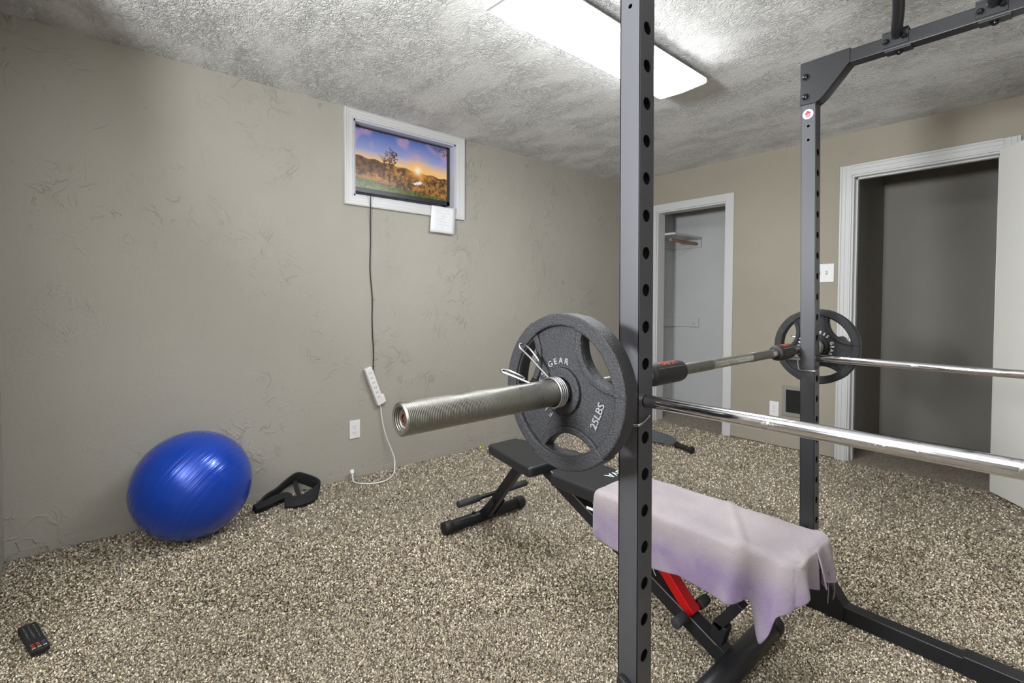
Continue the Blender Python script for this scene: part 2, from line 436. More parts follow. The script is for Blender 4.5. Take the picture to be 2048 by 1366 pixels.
# ------------------------------------------------------------------ carpet pile (one countless mass, part of the floor)
def pile():
    pal = np.array([S(250, 240, 221), S(242, 229, 207), S(226, 211, 187), S(204, 188, 163), S(152, 136, 113), S(98, 84, 66)])
    pr = np.array([.28, .26, .18, .12, .10, .06])
    regs = []   # (count per m2, distance limits)
    n = 520000
    x = rng.uniform(.02, XR-.02, n); y = rng.uniform(YL+.02, D-.02, n)
    zc = (x-CAM.x)*fw.x+(y-CAM.y)*fw.y
    sx = ((x-CAM.x)*rt.x+(y-CAM.y)*rt.y)
    vis = (zc > .35) & (np.abs(sx) < zc*1.16+.15) & (zc > .35+0*zc)
    dens = np.clip((2.6-zc)/1.0, 0.18, 1.0)
    keep = vis & (rng.uniform(0, 1, n) < dens)
    # nothing grows inside the near wall of the room
    keep &= (x > .006)
    x, y, zc = x[keep], y[keep], zc[keep]; n = len(x)
    size = np.where(zc > 1.7, 1.35, 1.0)
    a = rng.uniform(0, 2*pi, n); L = rng.uniform(.008, .014, n)*size; wd = rng.uniform(.0017, .0027, n)*size
    lean = rng.uniform(.45, 1.15, n); b = a+rng.uniform(-.9, .9, n)
    dx, dy = np.cos(a), np.sin(a); sx_, sy_ = -np.sin(a), np.cos(a)
    z0 = np.full(n, -.006)
    h1 = L*.55*(1-lean*.4); h2 = np.minimum(L*(1-lean*.55), .009)
    r1 = L*.35*lean; r2_ = L*.9*lean
    co = np.zeros((n, 6, 3)); cb, sb = np.cos(b), np.sin(b)
    co[:, 0] = np.stack([x-sx_*wd, y-sy_*wd, z0], 1); co[:, 1] = np.stack([x+sx_*wd, y+sy_*wd, z0], 1)
    mx, my = x+dx*r1, y+dy*r1
    co[:, 2] = np.stack([mx-sx_*wd, my-sy_*wd, z0+h1], 1); co[:, 3] = np.stack([mx+sx_*wd, my+sy_*wd, z0+h1], 1)
    tx, ty = x+cb*r2_, y+sb*r2_
    co[:, 4] = np.stack([tx-sb*wd*.8, ty+cb*wd*.8, z0+h2], 1); co[:, 5] = np.stack([tx+sb*wd*.8, ty-cb*wd*.8, z0+h2+.001], 1)
    col = pal[rng.choice(len(pal), n, p=pr)]
    # soft patches where the pile was trodden
    col = col*(1+.12*np.sin(x*3.1+1.3*np.sin(y*2.3))[:, None]*np.sin(y*2.7+.8)[:, None])
    c4 = np.ones((n, 6, 4)); c4[:, :, :3] = col[:, None, :]; c4[:, 0:2, :3] *= .9
    me = bpy.data.meshes.new('carpet_pile')
    me.vertices.add(n*6); me.vertices.foreach_set('co', co.reshape(-1).astype(np.float32))
    q = np.array([[0, 1, 3, 2], [2, 3, 5, 4]]); idx = (q[None]+(np.arange(n)*6)[:, None, None]).reshape(-1)
    me.loops.add(len(idx)); me.loops.foreach_set('vertex_index', idx.astype(np.int32))
    me.polygons.add(n*2); me.polygons.foreach_set('loop_start', (np.arange(n*2)*4).astype(np.int32))
    me.update(calc_edges=True)
    at = me.color_attributes.new('Col', 'FLOAT_COLOR', 'POINT'); at.data.foreach_set('color', c4.reshape(-1).astype(np.float32))
    me.polygons.foreach_set('use_smooth', [True]*len(me.polygons))
    o = link('carpet_pile', me, M['pile'], floor); o['kind'] = 'stuff'
    print('tufts', n)
pile()

# ------------------------------------------------------------------ ceiling fixtures
def fixture(x0, x1, y0, y1, m, ms, label, grp):
    t = thing('ceiling_light', label, 'light', ((x0+x1)/2, (y0+y1)/2, H), grp)
    zb = H-.092
    prof = [(x0+.06, H-.006), (x0+.002, zb+.026), (x0, zb+.012), (x0+.006, zb+.003), ((x0+x1)/2, zb-.004), (x1-.006, zb+.003), (x1, zb+.012), (x1-.002, zb+.026), (x1-.06, H-.006)]
    bm = BM(); A = [bm.verts.new((a, y0+.012, b)) for a, b in prof]; B = [bm.verts.new((a, y1, b)) for a, b in prof]
    for k in range(len(prof)-1): bm.faces.new((A[k], A[k+1], B[k+1], B[k]))
    bm.faces.new(B); bm.faces.new((A[0], B[0], B[-1], A[-1])); bm.faces.new(A[::-1])
    bm.faces.ensure_lookup_table()
    for k in (1, 6): bm.faces[k].material_index = 1
    for k in (0, 7, 8, 9, 10): bm.faces[k].material_index = 2
    obj('diffuser', bm, [m, ms, M['trim']], t)
    bm = BM(); A = [bm.verts.new((a, y1+.0005, b)) for a, b in prof]; B = [bm.verts.new((a, y1+.010, b)) for a, b in prof]
    for k in range(len(prof)-1): bm.faces.new((A[k], A[k+1], B[k+1], B[k]))
    bm.faces.new(B); bm.faces.new(A[::-1]); bm.faces.new((A[0], B[0], B[-1], A[-1])); obj('end_cap', bm, M['trim'], t)
    bm = BM(); A = [bm.verts.new((a, y0, b)) for a, b in prof]; B = [bm.verts.new((a, y0+.0115, b)) for a, b in prof]
    for k in range(len(prof)-1): bm.faces.new((A[k], A[k+1], B[k+1], B[k]))
    bm.faces.new(B); bm.faces.new(A[::-1]); bm.faces.new((A[0], B[0], B[-1], A[-1])); obj('end_cap', bm, M['trim'], t)
    bm = BM(); box(bm, (x0+.065, y0+.01, H-.006), (x1-.065, y1-.01, H), .001); obj('mounting_pan', bm, M['trim'], t)
fixture(1.472, 1.742, 1.148, 2.362, M['lens'], M['lens_side'], 'white wraparound fluorescent ceiling fixture lit above the bench', None)
fixture(2.10, 2.36, -1.95, -.75, M['lens_out'], M['lens_out'], 'white fluorescent ceiling fixture in the space behind the camera', None)

# ------------------------------------------------------------------ television in the recess
SX = -.055
tv = thing('television', 'black flat television with sunset landscape on screen in window recess', 'television', (SX, 1.62, 1.803))
TY0, TY1, TZ0, TZ1 = 1.266, 1.996, 1.832, 2.255
bm = BM(); box(bm, (SX-.035, TY0, TZ0), (SX-.002, TY1, TZ1), .003); obj('housing', bm, M['screen_glass'], tv)
bm = BM()
for a, b, c, d in ((TY0, TY0+.012, TZ0, TZ1), (TY1-.022, TY1, TZ0, TZ1), (TY0, TY1, TZ0, TZ0+.030), (TY0, TY1, TZ1-.010, TZ1)):
    box(bm, (SX-.004, a, c), (SX+.003, b, d), .001)
obj('bezel', bm, mat('bezel_grey', S(46, 49, 54), .3, .2), tv)
bm = BM(); box(bm, (SX-.03, TY0+.01, RZ0+t+.0005), (SX+.004, TY1-.06, TZ0-.001), .002); obj('speaker_bar', bm, M['rubber'], tv)
def picture():
    W_, H_ = 330, 180
    me = bpy.data.meshes.new('screen')
    yy = np.linspace(TY0+.012, TY1-.022, W_); zz = np.linspace(TZ0+.030, TZ1-.010, H_)
    U, V = np.meshgrid(np.linspace(0, 1, W_), np.linspace(0, 1, H_))
    Y, Z = np.meshgrid(yy, zz)
    co = np.stack([np.full_like(Y, SX+.0005), Y, Z], -1).reshape(-1, 3)
    def sm(a, k):
        for _ in range(k): a = (a+np.roll(a, 1, 0)+np.roll(a, -1, 0)+np.roll(a, 1, 1)+np.roll(a, -1, 1))/5
        a = a-a.mean(); return a/a.std()
    r = np.random.default_rng(3)
    n1 = sm(r.normal(size=U.shape), 1); n4 = sm(r.normal(size=U.shape), 5); n6 = sm(r.normal(size=U.shape), 45); n9 = sm(r.normal(size=U.shape), 400)
    mix = lambda a, b, f: a*(1-f[..., None])+b*f[..., None]
    c = lambda *q: np.array(S(*q))
    # sky
    f = np.clip((V-.5)/.5, 0, 1)
    img = mix(np.broadcast_to(c(244, 196, 130), U.shape+(3,)), c(150, 160, 205), np.clip(f*3, 0, 1))
    img = mix(img, c(72, 98, 172), np.clip((f-.25)*1.4, 0, 1))
    img = mix(img, c(206, 160, 186), np.clip(n9*.35, 0, .45)*np.clip(f*2, 0, 1))
    # sun glow
    su, sv = .655, .47; dst = np.sqrt(((U-su)*1.78)**2+(V-sv)**2)
    img = mix(img, c(255, 190, 80), np.exp(-(dst/.20)**2)*.85); 
    # bare-branch corner, top right
    br = (np.clip((U-.78)/.22, 0, 1)*.18+.02 > (1-V)) & (n1+n4*.8 > .35); img[br] = c(96, 78, 50)
    # land
    hor = .535-.13*U+.012*np.sin(U*40)
    land = V < hor
    lc = mix(np.broadcast_to(c(96, 64, 32), U.shape+(3,)), c(190, 134, 58), np.clip(.30+n4*.22+n6*.30+n1*.10, 0, 1))
    lc = mix(lc, c(46, 34, 24), np.clip((-n6*.6-n4*.5-.1)*.6-n1*.1, 0, .85)); lc = mix(lc, c(80, 56, 40), np.clip((V-.3)*2.5*(U > .72), 0, .8))
    lc = mix(lc, c(74, 52, 38), np.clip(((V > .28)&(U < .3))*.65+0*U, 0, 1))
    g = V < .16-.14*U+.008*n4+.01*n6
    gc = mix(np.broadcast_to(c(58, 66, 18), U.shape+(3,)), c(110, 116, 30), np.clip(.5+n4*.3, 0, 1)); lc[g] = gc[g]
    lc = mix(lc, c(255, 170, 50), np.exp(-(dst/.16)**2)*.8)
    img = np.where(land[..., None], lc, img)
    riv = (np.abs(V-(.245+(U-.66)*.45+.006*n4)) < .030*np.clip(1-((U-.655)/.055)**2, 0, 1)); img[riv] = c(236, 236, 240)
    img = mix(img, c(255, 244, 214), np.exp(-(dst/.07)**2))
    # lone tree
    tree = (((U-.36)/.055)**2+((V-.62)/.12)**2 < 1+.5*n4) & (n1+.5*n4 > -.35); img[tree] = c(84, 58, 34)
    img[(np.abs(U-.34) < .004) & (V < .6) & (V > .45)] = c(70, 50, 32)
    for k in range(7):
        ang = 1.1+.18*k; du = (V-.48)/np.tan(ang)/1.78
        img[(np.abs(U-.29-du) < .0022) & (V > .48) & (V < .56+.012*k)] = c(96, 70, 44)
    c4 = np.ones(U.shape+(4,)); c4[..., :3] = np.clip(img, 0, 1)*.80
    me.vertices.add(len(co)); me.vertices.foreach_set('co', co.reshape(-1).astype(np.float32))
    i = np.arange((H_-1)*(W_-1)); rr = i//(W_-1); cc = i % (W_-1); a = rr*W_+cc
    idx = np.stack([a, a+1, a+1+W_, a+W_], 1).reshape(-1)
    me.loops.add(len(idx)); me.loops.foreach_set('vertex_index', idx.astype(np.int32))
    me.polygons.add(len(i)); me.polygons.foreach_set('loop_start', (i*4).astype(np.int32)); me.update(calc_edges=True)
    at = me.color_attributes.new('Col', 'FLOAT_COLOR', 'POINT'); at.data.foreach_set('color', c4.reshape(-1).astype(np.float32))
    link('screen', me, M['screen'], tv)
picture()
# note hanging from the casing
nt = thing('paper_note', 'white handwritten paper note taped to the window casing below the television', 'paper', (.024, 1.895, 1.71))
bm = BM(); P = []
for j in range(7):
    f = j/6; z = 1.800-f*.186; xo = .0225+.006*f*f
    P.append([bm.verts.new((xo+.002*math.sin(k*1.3), (1.799-.016*f)+(.203)*k/6-.0*f, z+(.006 if k == 6 and j == 0 else 0)-.002*k/6*f)) for k in range(7)])
for j in range(6):
    for k in range(6): bm.faces.new((P[j][k], P[j][k+1], P[j+1][k+1], P[j+1][k]))
o = obj('sheet', bm, M['paper'], nt, 180); md = o.modifiers.new('th', 'SOLIDIFY'); md.thickness = .0006; md.offset = -1
bm = BM(); rr = random.Random(4)
for j in range(7):
    y = 1.84
    while y < 1.955:
        l = rr.uniform(.006, .02)
        if rr.random() < .75:
            z = 1.775-j*.021+rr.uniform(-.003, .003); f = (1.8-z)/.186; xo = .0225+.006*f*f+.0024
            tube(bm, [(xo, y+l*q/4, z+rr.uniform(-.003, .003)) for q in range(5)], .0006, 4)
        y += l+.008
obj('handwriting', bm, M['ink'], nt)

# television cord
cp = smoothpath([(.030, 1.343, 1.800), (.026, 1.344, 1.77), (.024, 1.345, 1.74), (.010, 1.350, 1.66), (.006, 1.353, 1.517), (.006, 1.350, 1.42), (.006, 1.349, 1.324), (.006, 1.357, 1.22), (.006, 1.364, 1.13), (.006, 1.362, 1.02), (.006, 1.365, .90), (.006, 1.371, .81), (.006, 1.371, .74), (.008, 1.369, .70), (.018, 1.364, .684), (.019, 1.3575, .672)], 6)
cp[0:0] = [Vector((-.02, 1.341, 1.806)), Vector((.0, 1.342, 1.8065)), Vector((.016, 1.3425, 1.806))]
bm = BM(); tube(bm, cp, .0034, 8); obj('power_cord', bm, M['cord_black'], tv, 180)
# power strip: long side turned to the room, hanging on its own cord
ps = thing('power_strip', 'white power strip hanging tilted on the wall with white cord to carpet', 'power strip', (.02, 1.37, .44))
p0 = Vector((.003, 1.322, .692)); p1 = Vector((.003, 1.412, .446)); ax = (p1-p0).normalized(); sd = Vector((0, ax.z, -ax.y)); sd = -sd if sd.y < 0 else sd
Mx = axes(p0, ax, sd, ax.cross(sd)); flip = 1 if Mx.to_3x3().col[2].x > 0 else -1
L_ = (p1-p0).length
bm = BM(); vs = box(bm, (0, -.024, 0), (L_, .024, flip*.034) if flip > 0 else (L_, .024, 0), .004, Mx)
if flip < 0:
    bm.free(); bm = BM(); box(bm, (0, -.024, -.034), (L_, .024, 0), .004, Mx)
obj('body', bm, M['plastic'], ps)
for k in range(6):
    bm = BM(); s = flip*.0345
    for q in (-.006, .006): box(bm, (.03+k*.034, q-.0012, min(s, s-flip*.002)), (.042+k*.034, q+.0012, max(s, s-flip*.002)), 0, Mx)
    obj('socket', bm, M['slot'], ps)
bm = BM(); box(bm, (L_-.058, .015, min(flip*.034, flip*.004)), (L_-.002, .040, max(flip*.030, flip*.004)), .004, Mx); obj('plug_adapter', bm, M['plastic'], ps)
cw = smoothpath([(.020, 1.408, .447), (.020, 1.414, .42), (.022, 1.420, .36), (.024, 1.430, .30), (.030, 1.450, .22), (.040, 1.478, .14), (.060, 1.492, .075), (.095, 1.475, .03), (.140, 1.445, .010), (.195, 1.385, .006), (.215, 1.325, .006), (.195, 1.258, .006), (.150, 1.212, .006), (.110, 1.194, .008), (.080, 1.199, .016), (.052, 1.208, .030)], 6)
bm = BM(); tube(bm, cw, .0042, 8); cdo = obj('cord', bm, M['cord_white'], ps, 180)
bm = BM(); lathe(bm, (.052, 1.208, .028), (-.55, .10, .83), [(0, 0), (0, .005), (.008, .007), (.01, .012), (.034, .013), (.036, .010), (.036, 0)], 14)
obj('plug', bm, M['plastic'], cdo, 40)

# wall plates
def outlet(o, ex, ez, en, label, w_=.068, h_=.116):
    """o centre, ex right, ez up, en out of wall"""
    t = thing('wall_outlet', label, 'outlet', o)
    Mx = axes(o, ex, ez, en)
    bm = BM(); box(bm, (-w_/2, -h_/2, 0), (w_/2, h_/2, .006), .0018, Mx); obj('cover_plate', bm, M['plastic'], t)
    for s in (-1, 1):
        bm = BM(); addme(bm, shape2d([rrect(-.017, -.0135, .017, .0135, .010)], .0012, .0004), Mx @ Matrix.Translation((0, s*.0195, .0068))); rc = obj('receptacle', bm, M['plastic'], t)
        bm = BM()
        for q, hh in ((-.0065, .0045), (.0065, .0038)): box(bm, (q-.001, s*.0195+.002-hh, .0078), (q+.001, s*.0195+.002+hh, .0084), 0, Mx)
        addme(bm, shape2d([circ(.0022, 10)], .0003), Mx @ Matrix.Translation((0, s*.0195-.0085, .0081)))
        obj('slots', bm, M['slot'], rc)
    bm = BM(); addme(bm, shape2d([circ(.0022, 12)], .0006), Mx @ Matrix.Translation((0, 0, .0064))); obj('screw', bm, M['grille_grey'], t)
outlet((0, 1.244, .304), (0, 1, 0), (0, 0, 1), (1, 0, 0), 'white duplex outlet on the beige wall above the coiled white plug')
outlet((1.463, D, .288), (1, 0, 0), (0, 0, 1), (0, -1, 0), 'white duplex outlet low on back wall beside the grey vent grille')
t = thing('light_switch', 'white two gang switch plate on the back wall behind the far upright', 'switch', (1.793, D, 1.346))
bm = BM(); box(bm, (1.735, D-.006, 1.279), (1.852, D, 1.413), .002); obj('cover_plate', bm, M['plastic'], t)
for sx_ in (1.760, 1.806):
    bm = BM(); box(bm, (sx_-.004, D-.018, 1.342), (sx_+.004, D-.005, 1.352), .001, Matrix.Identity(4)); obj('toggle', bm, M['plastic'], t)
    bm = BM(); box(bm, (sx_-.006, D-.0066, 1.334), (sx_+.006, D-.0055, 1.359)); obj('toggle_slot', bm, M['grille_grey'], t)
# vent grille
t = thing('vent_grille', 'grey framed wall heater grille with dark louvres low on back wall', 'vent', (1.63, D, .25))
gx0, gx1, gz0, gz1 = 1.522, 1.742, .250, .482
bm = BM(); addme(bm, shape2d([[(gx0, gz0), (gx1, gz0), (gx1, gz1), (gx0, gz1)], [(gx0+.028, gz0+.028), (gx0+.028, gz1-.028), (gx1-.028, gz1-.028), (gx1-.028, gz0+.028)]], .007, .002), axes((0, D-.007, 0), (1, 0, 0), (0, 0, 1)))
obj('frame', bm, M['grille_grey'], t)
bm = BM(); box(bm, (gx0+.026, D-.003, gz0+.026), (gx1-.026, D-.0005, gz1-.026)); obj('backing', bm, M['slot'], t)
for k in range(13):
    bm = BM(); z = gz0+.034+k*.0133; box(bm, (gx0+.027, -.004, -.0008), (gx1-.027, .004, .0008), 0, Matrix.Translation((0, D-.0085, z)) @ Matrix.Rotation(math.radians(40), 4, 'X')); obj('louvre', bm, M['grille_dark'], t)

# ------------------------------------------------------------------ exercise ball
bc = Vector((.251, .3435, .243)); R = .249
axb = Vector((.60, .62, -.50)).normalized(); bx, by, bz = frame_of(axb)
bm = BM(); nr, ns = 260, 96; rings = []
for i in range(1, nr):
    th = pi*i/nr; h = math.cos(th); rr_ = R
    lat = h*R
    if abs(lat) < .62*R:
        k = (lat/R*9.2) % 1.0
        rr_ = R+(.0011*math.exp(-((k-.35)/.07)**2)+.0011*math.exp(-((k-.65)/.07)**2))
    ring = []
    for j in range(ns):
        ph = 2*pi*j/ns; v = (bx*math.cos(ph)+by*math.sin(ph))*math.sin(th)+bz*h
        q = bc+v*rr_
        if q.z < .0: q.z = .0+(q.z)*.2
        q.x = max(q.x, .002)
        ring.append(bm.verts.new(q))
    rings.append(ring)
for A, B in zip(rings[:-1], rings[1:]):
    for j in range(ns): bm.faces.new((A[j], A[(j+1) % ns], B[(j+1) % ns], B[j]))
for ring, s in ((rings[0], 1), (rings[-1], -1)):
    c = bm.verts.new(bc+bz*R*s)
    for j in range(ns): bm.faces.new((ring[j], ring[(j+1) % ns], c))
bt = thing('exercise_ball', 'large glossy blue ribbed exercise ball resting against the wall', 'ball', (bc.x, bc.y, 0))
obj('ball_skin', bm, M['ball'], bt, 180)
bm = BM(); lathe(bm, bc-bz*(R-.004), -bz, [(0, 0), (0, .010), (.005, .010), (.005, .007), (.006, 0)], 16); obj('valve_plug', bm, M['plastic'], bt)

# ------------------------------------------------------------------ black straps by the wall
def ribbon(bm, pts, wv, hw, th=.004, n=7):
    P = smoothpath(pts, n); Wd = smoothpath(wv, n); A = []
    for i, p in enumerate(P):
        t_ = (P[min(i+1, len(P)-1)]-P[max(i-1, 0)]).normalized(); w_ = Wd[i].normalized(); nrm = t_.cross(w_).normalized()
        h_ = hw[i*len(hw)//len(P)] if isinstance(hw, list) else hw
        A.append([bm.verts.new(p+w_*a*h_+nrm*b*th) for a, b in ((-1, -1), (-.5, -1.6), (.5, -1.6), (1, -1), (1, 1), (.5, 1.6), (-.5, 1.6), (-1, 1))])
    for X, Y in zip(A[:-1], A[1:]):
        for k in range(8): bm.faces.new((X[k], X[(k+1) % 8], Y[(k+1) % 8], Y[k]))
    bm.faces.new(A[0][::-1]); bm.faces.new(A[-1])
st = thing('workout_strap', 'black padded nylon workout straps heaped on the carpet right of the blue ball', 'strap', (.09, .80, 0))
bm = BM(); ribbon(bm, [(.155, .640, .018), (.105, .690, .032), (.060, .760, .040), (.035, .825, .070), (.035, .880, .088), (.055, .935, .066), (.100, .972, .045), (.150, .962, .030), (.195, .915, .022)],
    [(.3, .3, .8), (.4, .2, .8), (.5, 0, .8), (.55, -.2, .7), (.3, 0, .9), (.2, .1, 1), (.1, .1, 1), (-.3, .3, 1), (-.6, -.5, .4)], .033, .0055); obj('band', bm, M['strap'], st, 60)
bm = BM(); ribbon(bm, [(.195, .915, .020), (.225, .868, .018), (.222, .810, .016), (.190, .775, .014)], [(-.7, -.2, .5), (-.8, 0, .4), (-.8, .1, .4), (-.7, .3, .3)], .036, .015); obj('pad', bm, M['strap'], st, 60)
bm = BM(); ribbon(bm, [(.170, .625, .014), (.165, .680, .024), (.140, .735, .028), (.115, .790, .022), (.135, .800, .014)], [(.7, 0, .6), (.7, .1, .5), (.7, .2, .5), (.7, .2, .5), (.7, .2, .5)], .034, .014); obj('pad', bm, M['strap'], st, 60)
bm = BM(); ribbon(bm, [(.040, .870, .070), (.085, .862, .046), (.135, .866, .016), (.190, .880, .014)], [(0, 1, .1), (0, 1, .1), (.1, 1, 0), (.3, 1, 0)], .012, .002); obj('web_strap', bm, M['strap'], st, 60)
for c in ((.168, .640, .040), (.120, .895, .034), (.155, .905, .034)):
    bm = BM(); lathe(bm, c, (.3, .2, 1), [(0, .004), (0, .009), (.003, .009), (.003, .004), (0, .004)], 14); obj('metal_ring', bm, M['wire'], st, 40)

# ------------------------------------------------------------------ remote control
rp0 = Vector((.688, -.188, .006)); rdir = Vector((.181, .044, 0)).normalized(); rsd = Vector((-rdir.y, rdir.x, 0))
Mx = axes(rp0, rdir, rsd)
rm = thing('remote_control', 'slim black television remote control lying on the beige carpet', 'remote', (.78, -.165, .006))
bm = BM(); addme(bm, shape2d([rrect(0, -.0225, .19, .0225, .005)], .0085, .002), Mx @ Matrix.Translation((0, 0, .0085))); obj('housing', bm, M['rubber'], rm, 40)
bm = BM(); wh = []
for cx in (-.012, 0, .012):
    for k in range(9):
        if k == 7 and cx == 0: continue
        addme(bm, shape2d([circ(.0028 if cx or k not in (5, 6) else .004, 8)], .0006), Mx @ Matrix.Translation((.022+k*.0115, cx, .0174)))
obj('button_pad', bm, mat('button_grey', S(70, 72, 76), .5), rm)
bm = BM()
for cx in (-.013, 0, .013):
    for k in range(8): box(bm, (.0215+k*.0115, cx-.0012, .0178), (.0225+k*.0115, cx+.0006, .0184), 0, Mx)
obj('button_marks', bm, M['white_letter'], rm)
for cx, nm, mm in ((-.013, 'coloured_keys', M['orange_letter']), (0, 'coloured_keys', M['orange_letter']), (.013, 'coloured_keys', mat('key_blue', S(90, 96, 150), .5))):
    bm = BM()
    for k in range(3): box(bm, (.148+k*.010, cx-.0042, .0168), (.1502+k*.010, cx+.0042, .0178), .0004, Mx)
    obj(nm, bm, mm, rm)
bm = BM()
for cx in (-.013, 0, .013): box(bm, (.176, cx-.0045, .0168), (.1785, cx+.0045, .0180), .0004, Mx)
obj('pale_keys', bm, M['white_letter'], rm)

# ------------------------------------------------------------------ small green ear plug by the wall
bm = BM(); bmesh.ops.create_uvsphere(bm, u_segments=12, v_segments=8, radius=.010, matrix=Matrix.Translation((.05, 2.215, .010)))
tag(obj('foam_ball', bm, M['green'], None, 180), 'tiny neon green foam ball on the carpet at the wall', 'ball')

# ------------------------------------------------------------------ power rack
rk = thing('power_rack', 'grey and black steel power rack with drilled uprights and pull up bars', 'power rack', (2.8, 1.42, 0))
PW = .0485; HZ = [.920+.075*k for k in range(-8, 11)]
def upright(x0, y0, kx, ky, zt=1.985, z0=.02, sticker=False):
    bm = BM(); T = .0025
    holes = [circ(.0128, 20, (PW/2, z)) for z in HZ]
    rect = lambda a, b: [(a, z0), (b, z0), (b, zt), (a, zt)]
    for xx in (x0+T/2, x0+PW-T/2):
        addme(bm, shape2d([rect(0, PW)]+[h[::-1] for h in holes], T/2), axes((xx, y0, 0), (0, 1, 0), (0, 0, 1)))
    small = [circ(.0048, 12, (PW/2, z)) for z in (1.765, 1.715, .290)]
    for yy in (y0+T/2, y0+PW-T/2):
        addme(bm, shape2d([rect(.0005, PW-.0005)]+[h[::-1] for h in small], T/2), axes((x0, yy, 0), (1, 0, 0), (0, 0, 1)))
    for v in bm.verts: v.co.x += kx*v.co.z; v.co.y += ky*v.co.z
    o = obj('upright', bm, M['rack_grey'], rk)
    bm = BM()   # black sheets paint the shade inside the tube, drilled like the faces
    for yy in (y0+T+.0006, y0+PW-T-.0006): addme(bm, shape2d([rect(T, PW-T)]+[h[::-1] for h in small], .0003), axes((x0, yy, 0), (1, 0, 0), (0, 0, 1)))
    addme(bm, shape2d([rect(T+.001, PW-T-.001)]+[h[::-1] for h in holes], .0003), axes((x0+T+.0006, y0, 0), (0, 1, 0), (0, 0, 1)))
    for v in bm.verts: v.co.x += kx*v.co.z; v.co.y += ky*v.co.z
    obj('tube_shade_sheet', bm, M['tube_shade'], o)
    return o
uN = upright(2.3685, .820, -.0075, 0.0)
uF = upright(2.3325, 1.984, -.0115, -.009)
upright(3.28, .820, 0, 0); upright(3.28, 1.962, 0, -.002)
# UP arrow sticker on the far upright
bm = BM(); sy = 1.984-.009*1.81-.0006
addme(bm, shape2d([circ(.0175, 28)], .0004), axes((2.3325-.0115*1.81+PW/2-.001, sy, 1.808), (1, 0, 0), (0, 0, 1))); stk = obj('sticker', bm, M['white_letter'], rk)
stk['label'] = 'round white sticker with a red arrow reading UP'
bm = BM(); ar = [(-.0075, -.0105), (.0075, -.009), (.0075, .001), (.0125, .001), (0, .0135), (-.0125, .001), (-.0075, .001)]
sc0 = axes((2.3325-.0115*1.81+PW/2-.001, sy-.0008, 1.808), (1, 0, .1), (-.1, 0, 1))
addme(bm, shape2d([ar], .0003), sc0); o = obj('arrow', bm, M['sticker_red'], stk)
bm = BM(); addme(bm, text2d('UP', .0105, .0002), sc0 @ Matrix.Translation((0, -.0045, .0006))); obj('arrow_lettering', bm, M['white_letter'], stk)
def bolt(c, d, r=.0095, parent=None):
    bm = BM(); lathe(bm, c, d, [(0, 0), (0, r*1.35), (.0018, r*1.35), (.002, r), (.005, r*.98), (.0075, r*.75), (.009, r*.45), (.0085, 0)], 6*3)
    return obj('bolt', bm, M['bolt'], parent or rk, 40)
# gussets: folded plates standing proud of the tubes
def gusset(pts, y0, y1, bolts, nm='gusset'):
    bm = BM(); addme(bm, shape2d([pts], (y1-y0)/2, .0012), axes((0, (y0+y1)/2, 0), (1, 0, 0), (0, 0, 1)))
    g = obj(nm, bm, M['rack_black'], rk)
    for b in bolts: bolt((b[0], y0, b[1]), (0, -1, 0), parent=g)
gF = [(2.3085, 1.996), (2.3085, 1.845), (2.358, 1.842), (2.374, 1.851), (2.388, 1.864), (2.461, 1.949), (2.462, 1.997)]
gusset(gF, 1.963, 2.018, ((2.327, 1.942), (2.328, 1.870)))
gN = [(x+.044, z) for x, z in gF]; gusset(gN, .817, .871, ((2.371, 1.942), (2.372, 1.870)))
gusset([(3.332, 1.996), (3.332, 1.845), (3.27, 1.845), (3.17, 1.949), (3.17, 1.996)], 1.955, 2.012, ())
gusset([(3.332, 1.996), (3.332, 1.845), (3.27, 1.845), (3.17, 1.949), (3.17, 1.996)], .817, .871, ())
# top side beams, rear cross beam
def beam(a, b, nm='side_beam'):
    bm = BM(); box(bm, a, b, .003); return obj(nm, bm, M['rack_black'], rk)
beam((2.455, 1.966, 1.9475), (3.28, 2.0125, 1.993)); beam((2.455, .820, 1.9475), (3.28, .868, 1.993))
beam((3.283, .868, 1.90), (3.325, 1.962, 1.945), 'cross_beam'); 
# pull-up bars with bracket plates on the beams
for px, dx in ((2.585, .10), (2.806, .05)):
    bm = BM(); addme(bm, shape2d([rrect(px-.034, 1.955, px+.034, 2.004, .003)], .0022, .0006), axes((0, 1.9635, 0), (1, 0, 0), (0, 0, 1)))
    for v in bm.verts: pass
    br = obj('bracket_plate', bm, M['rack_black'], rk)
    bm = BM(); box(bm, (px-.028, 1.966, 1.9415), (px+.040, 2.006, 1.9475), .001); obj('bracket_foot', bm, M['rack_black'], br)
    bm = BM(); box(bm, (px-.034, 1.958, 2.000), (px+.034, 2.004, 2.004), .001); obj('bracket_top', bm, M['rack_black'], br)
    for q in (-.023, .023): bolt((px+q, 1.9613, 1.972 if q < 0 else 1.974), (0, -1, 0), .008, br)
    bolt((px+.006, 1.990, 1.9415), (0, 0, -1), .009, br)
    bm = BM(); tube(bm, smoothpath([(px+.002, 1.962, 1.986), (px+.010, 1.93, 1.992), (px+.02+dx*.3, 1.72, 2.012), (px+.02+dx*.5, 1.40, 2.015), (px+.02+dx*.3, 1.06, 2.012), (px+.010, .91, 1.992), (px+.002, .872, 1.986)], 6), .0155, 18); obj('pull_up_bar', bm, M['rack_black'], rk, 60)
    bm = BM(); addme(bm, shape2d([rrect(px-.034, 1.955, px+.034, 2.004, .003)], .0022, .0006), axes((0, .8705, 0), (1, 0, 0), (0, 0, 1))); obj('bracket_plate', bm, M['rack_black'], rk)
